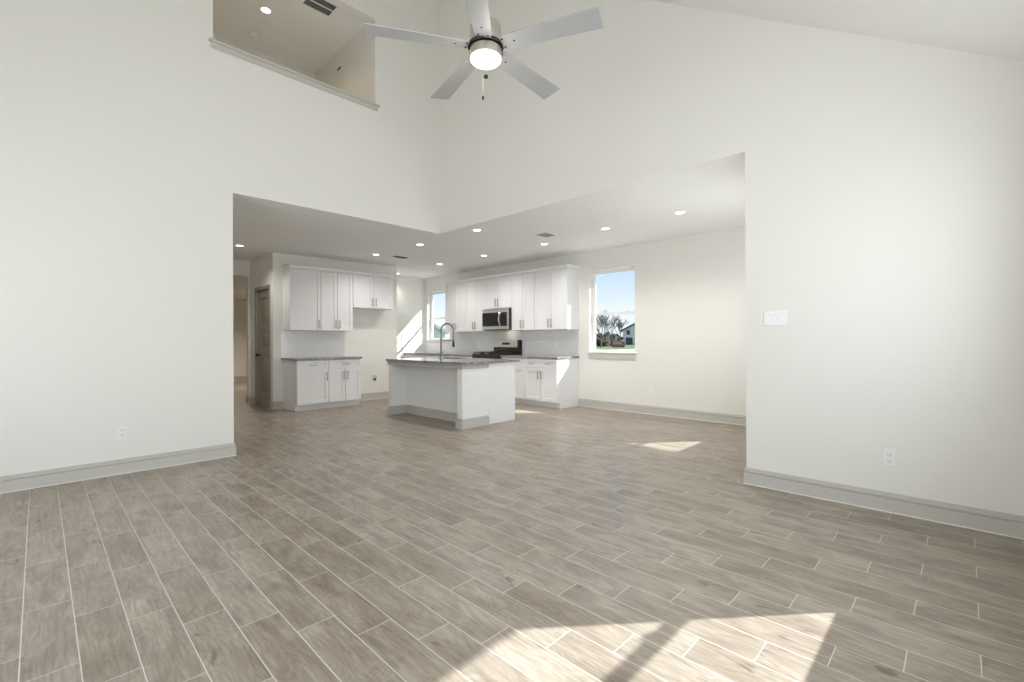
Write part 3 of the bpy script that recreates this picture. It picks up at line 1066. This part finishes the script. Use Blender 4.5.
wb = thing('valve_box', 'recessed white water valve box in the fridge alcove wall', 'valve box', (4.784, YC, 0.427))
f = MB()
holed(f, -0.085, 0.085, -0.085, 0.085, [(-0.06, 0.06, -0.06, 0.06)], lambda a, c, d, g_: f.box(a, c, -0.006, -0.0003, d, g_))
f.build('cover_plate', M['plastic'], wb, 0.002)
MB().box(-0.06, 0.06, -0.0015, -0.0003, -0.06, 0.06).build('back_panel', M['ventgrey'], wb)
MB().lathe([(0.016, 0), (0.016, 0.02), (0.022, 0.022), (0.022, 0.03)], 16, (0.012, -0.033, -0.02), 'y').tube([(0.012, -0.02, -0.02), (0.012, -0.02, -0.058)], 0.008, 8).build('valve', M['darkmetal'], wb)


# ------------------------------------------------------------------ recessed lights, vents, detector
def can(label, loc, power=7.0, r=0.062, color=(1.0, 0.965, 0.92)):
    t = thing('recessed_light', label, 'ceiling light', loc, 0, 'round recessed ceiling lights')
    MB().lathe([(r, -0.004), (r + 0.018, -0.004), (r + 0.022, -0.0005), (r, -0.0005)], 32).build('trim_ring', M['plastic'], t)
    MB().lathe([(0.0, -0.0065), (r * 0.7, -0.0055), (r, -0.003), (r, -0.0006)], 32).build('lens', M['lens'], t)
    d = bpy.data.lights.new('lamp', 'SPOT')
    d.energy = power
    d.spot_size = R(150)
    d.spot_blend = 0.8
    d.shadow_soft_size = 0.05
    d.color = color
    o = bpy.data.objects.new('lamp', d)
    o.location = (0, 0, -0.06)
    o.parent = t
    COL.objects.link(o)


P_CAN = 40
can('recessed ceiling light in the hall corner left of the cabinets', (2.28, 8.386, CZ), P_CAN * 0.7)
can('recessed ceiling light just in front of the left wall cabinets', (4.252, 7.569, CZ), P_CAN * 0.8)
can('recessed ceiling light over the bar side of the island, far end', (4.314, 6.285, CZ), P_CAN)
can('recessed ceiling light over the bar side of the island, near end', (4.317, 4.898, CZ), P_CAN)
can('small far recessed light in front of the sunlit end wall', (5.804, 9.384, CZ), P_CAN * 0.4)
can('recessed ceiling light left of the range and microwave', (5.699, 7.62, CZ), P_CAN)
can('recessed ceiling light in front of the microwave', (5.71, 6.288, CZ), P_CAN)
can('recessed ceiling light beside the square kitchen ceiling vent', (5.724, 4.851, CZ), P_CAN)
can('recessed ceiling light in front of the dining window', (5.534, 3.576, CZ), P_CAN)
can('recessed ceiling light nearest the right wall corner', (5.487, 2.481, CZ), P_CAN)
can('recessed light in the loft ceiling', (2.051, 6.393, 5.437), 30, color=(1.0, 0.80, 0.55))
can('unseen added light brightening the hall beyond the opening', (3.4, 13.2, 2.452), 170, color=(1.0, 0.88, 0.72))  # lamp added out of view to light the far hall wall


def vent(label, loc, w, d, rows, face, frame=0.02, back='ventdark'):
    t = thing('ceiling_vent', label, 'vent', loc, 0, 'ceiling vents')
    f = MB()
    holed(f, -w / 2, w / 2, -d / 2, d / 2, [(-w / 2 + frame, w / 2 - frame, -d / 2 + frame, d / 2 - frame)],
          lambda a, c, e_, g_: f.box(a, c, e_, g_, -0.007, -0.0004))
    f.build('vent_frame', M['plastic'], t, 0.002)
    MB().box(-w / 2 + frame, w / 2 - frame, -d / 2 + frame, d / 2 - frame, -0.0015, -0.0004).build('vent_backing', M[back], t)
    s = MB()
    for i in range(rows):
        y = -d / 2 + frame + (d - 2 * frame) * (i + 0.5) / rows
        s.prism([(-0.004, -0.0075), (-0.0025, -0.0085), (0.004, -0.002), (0.0025, -0.0016)], lambda p: (-w / 2 + frame, y + p[0], p[1]), lambda p: (w / 2 - frame, y + p[0], p[1]))
    s.build('louver', face, t)
    return t


vent('dark ceiling vent near the left wall cabinets', (4.70, 7.48, CZ), 0.30, 0.19, 8, M['ventdark'], 0.012)
vent('square ceiling vent between the island and the dining window', (5.235, 4.405, CZ), 0.27, 0.23, 10, M['ventgrey'], 0.015, 'ventmid')
v = vent('large slotted vent in the loft ceiling above its opening', (2.50, 5.80, 5.437), 0.37, 0.30, 9, M['ventgrey'], 0.022)
MB().box(-0.165, 0.165, -0.008, 0.008, -0.010, -0.0004).build('vent_bar', M['plastic'], v)

sm = thing('smoke_detector', 'round white smoke detector on the loft ceiling', 'smoke detector', (2.099, 7.03, 5.437))
MB().lathe([(0.04, -0.038), (0.052, -0.034), (0.06, -0.018), (0.062, -0.004), (0.062, -0.0004)], 28).build('detector_cover', M['plastic'], sm)
MB().lathe([(0.012, -0.041), (0.012, -0.037)], 14).build('test_button', M['ventgrey'], sm)
o = thing('wall_register', 'small slotted plate high on the loft side wall', 'vent', (3.085, 6.50, 5.16))
MB().box(-0.006, -0.0003, -0.075, 0.075, -0.03, 0.03).build('register_frame', M['plastic'], o, 0.002)
MB().box(-0.0075, -0.006, -0.062, 0.062, -0.018, -0.004).box(-0.0075, -0.006, -0.062, 0.062, 0.003, 0.017).build('slot', M['slot'], o)

# ------------------------------------------------------------------ ceiling fan
FX, FY, FZ = 1.945, 2.118, 3.03
fan = thing('ceiling_fan', 'five-blade silver ceiling fan with a lit round bowl', 'ceiling fan', (FX, FY, FZ))
zc_ = vault(FY) - FZ
MB().tube([(0, 0, 0.12), (0, 0, zc_ - 0.03)], 0.0125, 14).build('downrod', M['nickel'], fan)
cn = MB(Matrix.Translation((0, 0, zc_)) @ Matrix.Rotation(math.atan(0.667), 4, 'X'))
cn.lathe([(0.02, -0.09), (0.045, -0.075), (0.068, -0.035), (0.072, 0.0)], 28)
cn.build('canopy', M['nickel'], fan)
MB().lathe([(0.06, -0.012), (0.093, -0.010), (0.098, 0.0), (0.098, 0.095), (0.092, 0.11), (0.06, 0.122), (0.02, 0.125)], 40).build('motor_housing', M['nickel'], fan)
MB().lathe([(0.085, -0.034), (0.108, -0.033), (0.112, -0.026), (0.108, -0.0125), (0.085, -0.0122)], 40).build('flywheel', M['darkmetal'], fan)
MB().lathe([(0.09, -0.092), (0.097, -0.091), (0.099, -0.086), (0.099, -0.04), (0.092, -0.0345)], 40).build('light_kit', M['nickel'], fan)
bowl = MB().lathe([(0.004, -0.127), (0.04, -0.125), (0.068, -0.120), (0.086, -0.112), (0.095, -0.102), (0.096, -0.0925), (0.09, -0.092)], 40)
bowl = bowl.build('light_bowl', M['bowl'], fan)
for k in range(5):
    A = R(4.6 + 72 * k)
    rot = Matrix.Rotation(A, 4, 'Z')
    h = MB(rot @ Matrix.Translation((0, 0, -0.022)) @ Matrix.Rotation(R(-11), 4, 'X'))
    n = 10
    top, bot = [], []
    prof = [(0.108, 0.046), (0.14, 0.055), (0.70, 0.074), (0.716, 0.074)]
    vs, fs = [], []
    for (x, hw) in prof:
        vs += [(x, -hw, -0.004), (x, hw, -0.004), (x, hw, 0.004), (x, -hw, 0.004)]
    for i in range(len(prof) - 1):
        for j in range(4):
            fs.append((i * 4 + j, i * 4 + (j + 1) % 4, i * 4 + 4 + (j + 1) % 4, i * 4 + 4 + j))
    fs += [(3, 2, 1, 0), tuple(range(len(prof) * 4 - 4, len(prof) * 4))]
    h.add(vs, fs)
    bl = h.build('blade', M['blade'], fan, 0.002)
    for (x, y) in ((0.122, 0.03), (0.122, -0.03), (0.19, 0.0)):
        s = MB(rot @ Matrix.Translation((0, 0, -0.022)) @ Matrix.Rotation(R(-11), 4, 'X'))
        s.lathe([(0.004, -0.0075), (0.006, -0.006), (0.006, -0.004)], 10, (x, y, 0)).build('screw', M['darkmetal'], bl)
    a = MB(rot @ Matrix.Translation((0, 0, -0.022)))
    a.box(0.10, 0.21, -0.018, 0.018, 0.0055, 0.012)
    a.build('blade_bracket', M['darkmetal'], fan, 0.002)
# pull chains hang in front of the bowl toward the windows
cx, cy = -rt.x * 0.0 - fw.x * 0.10, -rt.y * 0.0 - fw.y * 0.10
for (sx, ln, kind) in ((0.006, 0.262, 'ball'), (-0.012, 0.388, 'tail')):
    px, py = cx + rt.x * sx, cy + rt.y * sx
    c = MB().tube([(px, py, -0.09), (px, py, -ln + 0.02)], 0.0008, 6)
    ch = c.build('pull_chain', M['brass'], fan)
    if kind == 'ball':
        MB().lathe([(0.002, -0.014), (0.010, -0.011), (0.0145, 0.0), (0.010, 0.011), (0.002, 0.014)], 18, (px, py, -ln)).build('chain_fob', M['darkmetal'], ch)
    else:
        MB().lathe([(0.003, -0.012), (0.0055, -0.008), (0.0055, 0.010), (0.002, 0.014)], 12, (px, py, -ln)).build('chain_fob', M['darkmetal'], ch)
fl_ = bpy.data.lights.new('fan_lamp', 'POINT')
fl_.energy, fl_.shadow_soft_size, fl_.color = 2.5, 0.08, (1.0, 0.93, 0.82)
fo = bpy.data.objects.new('fan_lamp', fl_)
fo.location = (0, 0, -0.26)
fo.parent = fan
COL.objects.link(fo)


# ------------------------------------------------------------------ outside
GZ = -0.30


def at(u, d, z=GZ):
    p = fw * d + rt * ((u - 512) / 462.86 * d)
    return Vector((p.x, p.y, z))


b = MB().box(XB + TH + 0.02, 260, -120, 220, GZ - 0.2, GZ)
tag(b.build('ground', M['lawn']), 'green lawn outside the window', 'lawn', kind='structure')
b = MB().box(XB + TH + 0.02, 13.5, 1.0, 12.0, GZ, GZ + 0.05)
tag(b.build('bounce_slab', M['concrete']), 'pale concrete slab added outside the kitchen wall to bounce sunlight', 'bounce_slab', kind='structure')  # unseen slab added as a sun reflector for the kitchen ceiling
p0, p1, p2, p3 = at(606, 46), at(690, 46), at(690, 84), at(616, 66)
b = MB().prism([0, 1, 2, 3], lambda i: (p0, p1, p2, p3)[i], lambda i: (p0, p1, p2, p3)[i] + Vector((0, 0, 0.04)))
tag(b.build('driveway', M['concrete']), 'pale concrete driveway crossing the lawn outside', 'driveway', kind='structure')


def house(label, u, d, w, h, depth, roof_h, garage=True):
    o = at(u, d)
    face = math.atan2(-o.x, o.y)
    r = thing('house', label, 'house', o, face, 'houses outside the windows')
    # local x to the right in view, y away from the camera
    wl_ = MB().prism([(0, 0), (w, 0), (w, h), (w / 2, h + roof_h), (0, h)], lambda p: (p[0], depth, p[1]), lambda p: (p[0], 0, p[1]))
    wl_.build('house_wall', M['siding'], r)
    roofing = M['roofing'] if garage else M['pale_roofing']
    s = roof_h / (w / 2)
    rf = MB()
    for sg in (0, 1):
        pts = [(-0.5, h - 0.5 * s), (w / 2, h + roof_h), (w / 2, h + roof_h + 0.45), (-0.5, h - 0.5 * s + 0.45)]
        if sg:
            pts = [(w - q[0], q[1]) for q in pts][::-1]
        rf.prism(pts, lambda p: (p[0], depth + 0.5, p[1]), lambda p: (p[0], -0.5, p[1]))
    rf.build('house_roof', roofing, r)
    if garage:
        for a in (1.0, 6.2):
            MB().box(a, a + 0.8, -0.06, 0.02, 2.75, 3.85).build('house_window', M['slot'], r)
        MB().box(0.75, 2.5, -0.08, 0.02, 0.1, 1.95).build('garage_door', M['roofing'], r)
        MB().box(3.1, 4.2, -0.08, 0.02, 0.1, 2.2).build('front_door', M['roofing'], r)
    else:
        MB().box(w * 0.45, w * 0.45 + 1.0, -0.06, 0.02, h * 0.4, h * 0.4 + 1.2).build('house_window', M['slot'], r)
    return r


house('white gabled house with a dark roof seen through the big window', 622.8, 122, 9.2, 3.75, 12, 2.4)
house('pale neighbouring house seen through the narrow window', 388, 70, 8.6, 2.7, 10, 2.2, False)


def tree(label, u, d, height, seed, name='bare_tree', spread=1.0):
    rng = random.Random(seed)
    o = at(u, d)
    r = thing(name, label, 'tree', o, 0, 'bare trees outside the window')
    tr = MB()
    tips = []

    def grow(mb, p, v, length, rad, depth):
        path, rads = [p], [rad]
        for i in range(3):
            v = (v + Vector((rng.uniform(-1, 1), rng.uniform(-1, 1), rng.uniform(-0.3, 0.6))) * 0.18).normalized()
            p = p + v * (length / 3)
            path.append(p)
            rads.append(rad * (1 - 0.14 * (i + 1)))
        mb.tube(path, rads, 5 if depth < 3 else 3, caps=False)
        return p, v, rads[-1], path
    p, v, rr, path = grow(tr, Vector((0, 0, -0.1)), Vector((0, 0, 1)), height * 0.28, height * 0.028, 0)
    tr.build('trunk', M['bark'], r)
    br = MB()

    def rec(p, v, length, rad, depth):
        if depth > 5 or length < 0.25:
            return
        q, w_, r2, pth = grow(br, p, v, length, rad, depth)
        for k in range(rng.choice((2, 3, 3))):
            a = rng.uniform(0, 6.28)
            side = Vector((math.cos(a), math.sin(a), 0))
            nv = (w_ + side * rng.uniform(0.5, 0.95) * spread + Vector((0, 0, 0.15))).normalized()
            rec(pth[rng.choice((2, 3))], nv, length * rng.uniform(0.62, 0.82), max(0.03, r2 * 0.68), depth + 1)
    for k in range(4):
        a = 6.28 * k / 4 + rng.uniform(0, 1)
        rec(p, (v + Vector((math.cos(a), math.sin(a), 0)) * 0.55 * spread).normalized(), height * 0.26, rr * 0.75, 1)
    br.build('branches', M['bark'], r)
    return r


tree('wide bare tree near the middle of the big window', 613, 92, 7.6, 3)
tree('bare tree at the left side of the big window', 601, 84, 6.8, 11)
tree('slim bare tree just left of the distant white house', 620.5, 100, 6.0, 5, spread=0.6)
tree('small bare tree farther back between the larger ones', 607, 118, 7.2, 21)


def brush(label, u, d, w, h, seed):
    o = at(u, d)
    r = MB()
    rng = random.Random(seed)
    n, k = 18, 9
    vs, fs = [], []
    for i in range(k + 1):
        ph = math.pi / 2 * i / k
        for j in range(n):
            th = 2 * math.pi * j / n
            p = Vector((math.cos(th) * math.cos(ph), math.sin(th) * math.cos(ph), math.sin(ph)))
            q = 0.8 + 0.4 * mnoise.noise(p * 3.1 + Vector((seed, 0, 0))) + rng.uniform(-0.2, 0.2)
            vs.append((p.x * w / 2 * q, p.y * w / 2 * q, p.z * h * q))
    for i in range(k):
        for j in range(n):
            fs.append((i * n + j, i * n + (j + 1) % n, (i + 1) * n + (j + 1) % n, (i + 1) * n + j))
    r.add(vs, fs)
    ob = tag(r.build('shrub', M['brush']), label, 'shrub', 'brushy thickets outside the window')
    ob.location = o
    ob.rotation_euler.z = seed
    return ob


brush('dark brushy thicket at the left edge of the big window', 599.5, 98, 5.0, 3.0, 1)
brush('dark brushy thicket behind the wide bare tree', 608.5, 108, 5.6, 3.2, 2)
brush('dark brushy thicket beside the distant white house', 616.5, 117, 5.0, 2.9, 4)

bp_ = thing('brick_stack', 'low stack of reddish bricks on the far lawn', 'bricks', at(611.5, 86), R(-58))
MB().box(0, 2.4, 0, 1.0, 0, 0.55).build('brick_block', M['brick'], bp_, 0.02)
MB().box(0.25, 1.9, 0.1, 0.9, 0.552, 0.85).build('pale_brick_block', mat('pale_brick', (0.50, 0.33, 0.29), 0.85, var=0.2), bp_, 0.02)
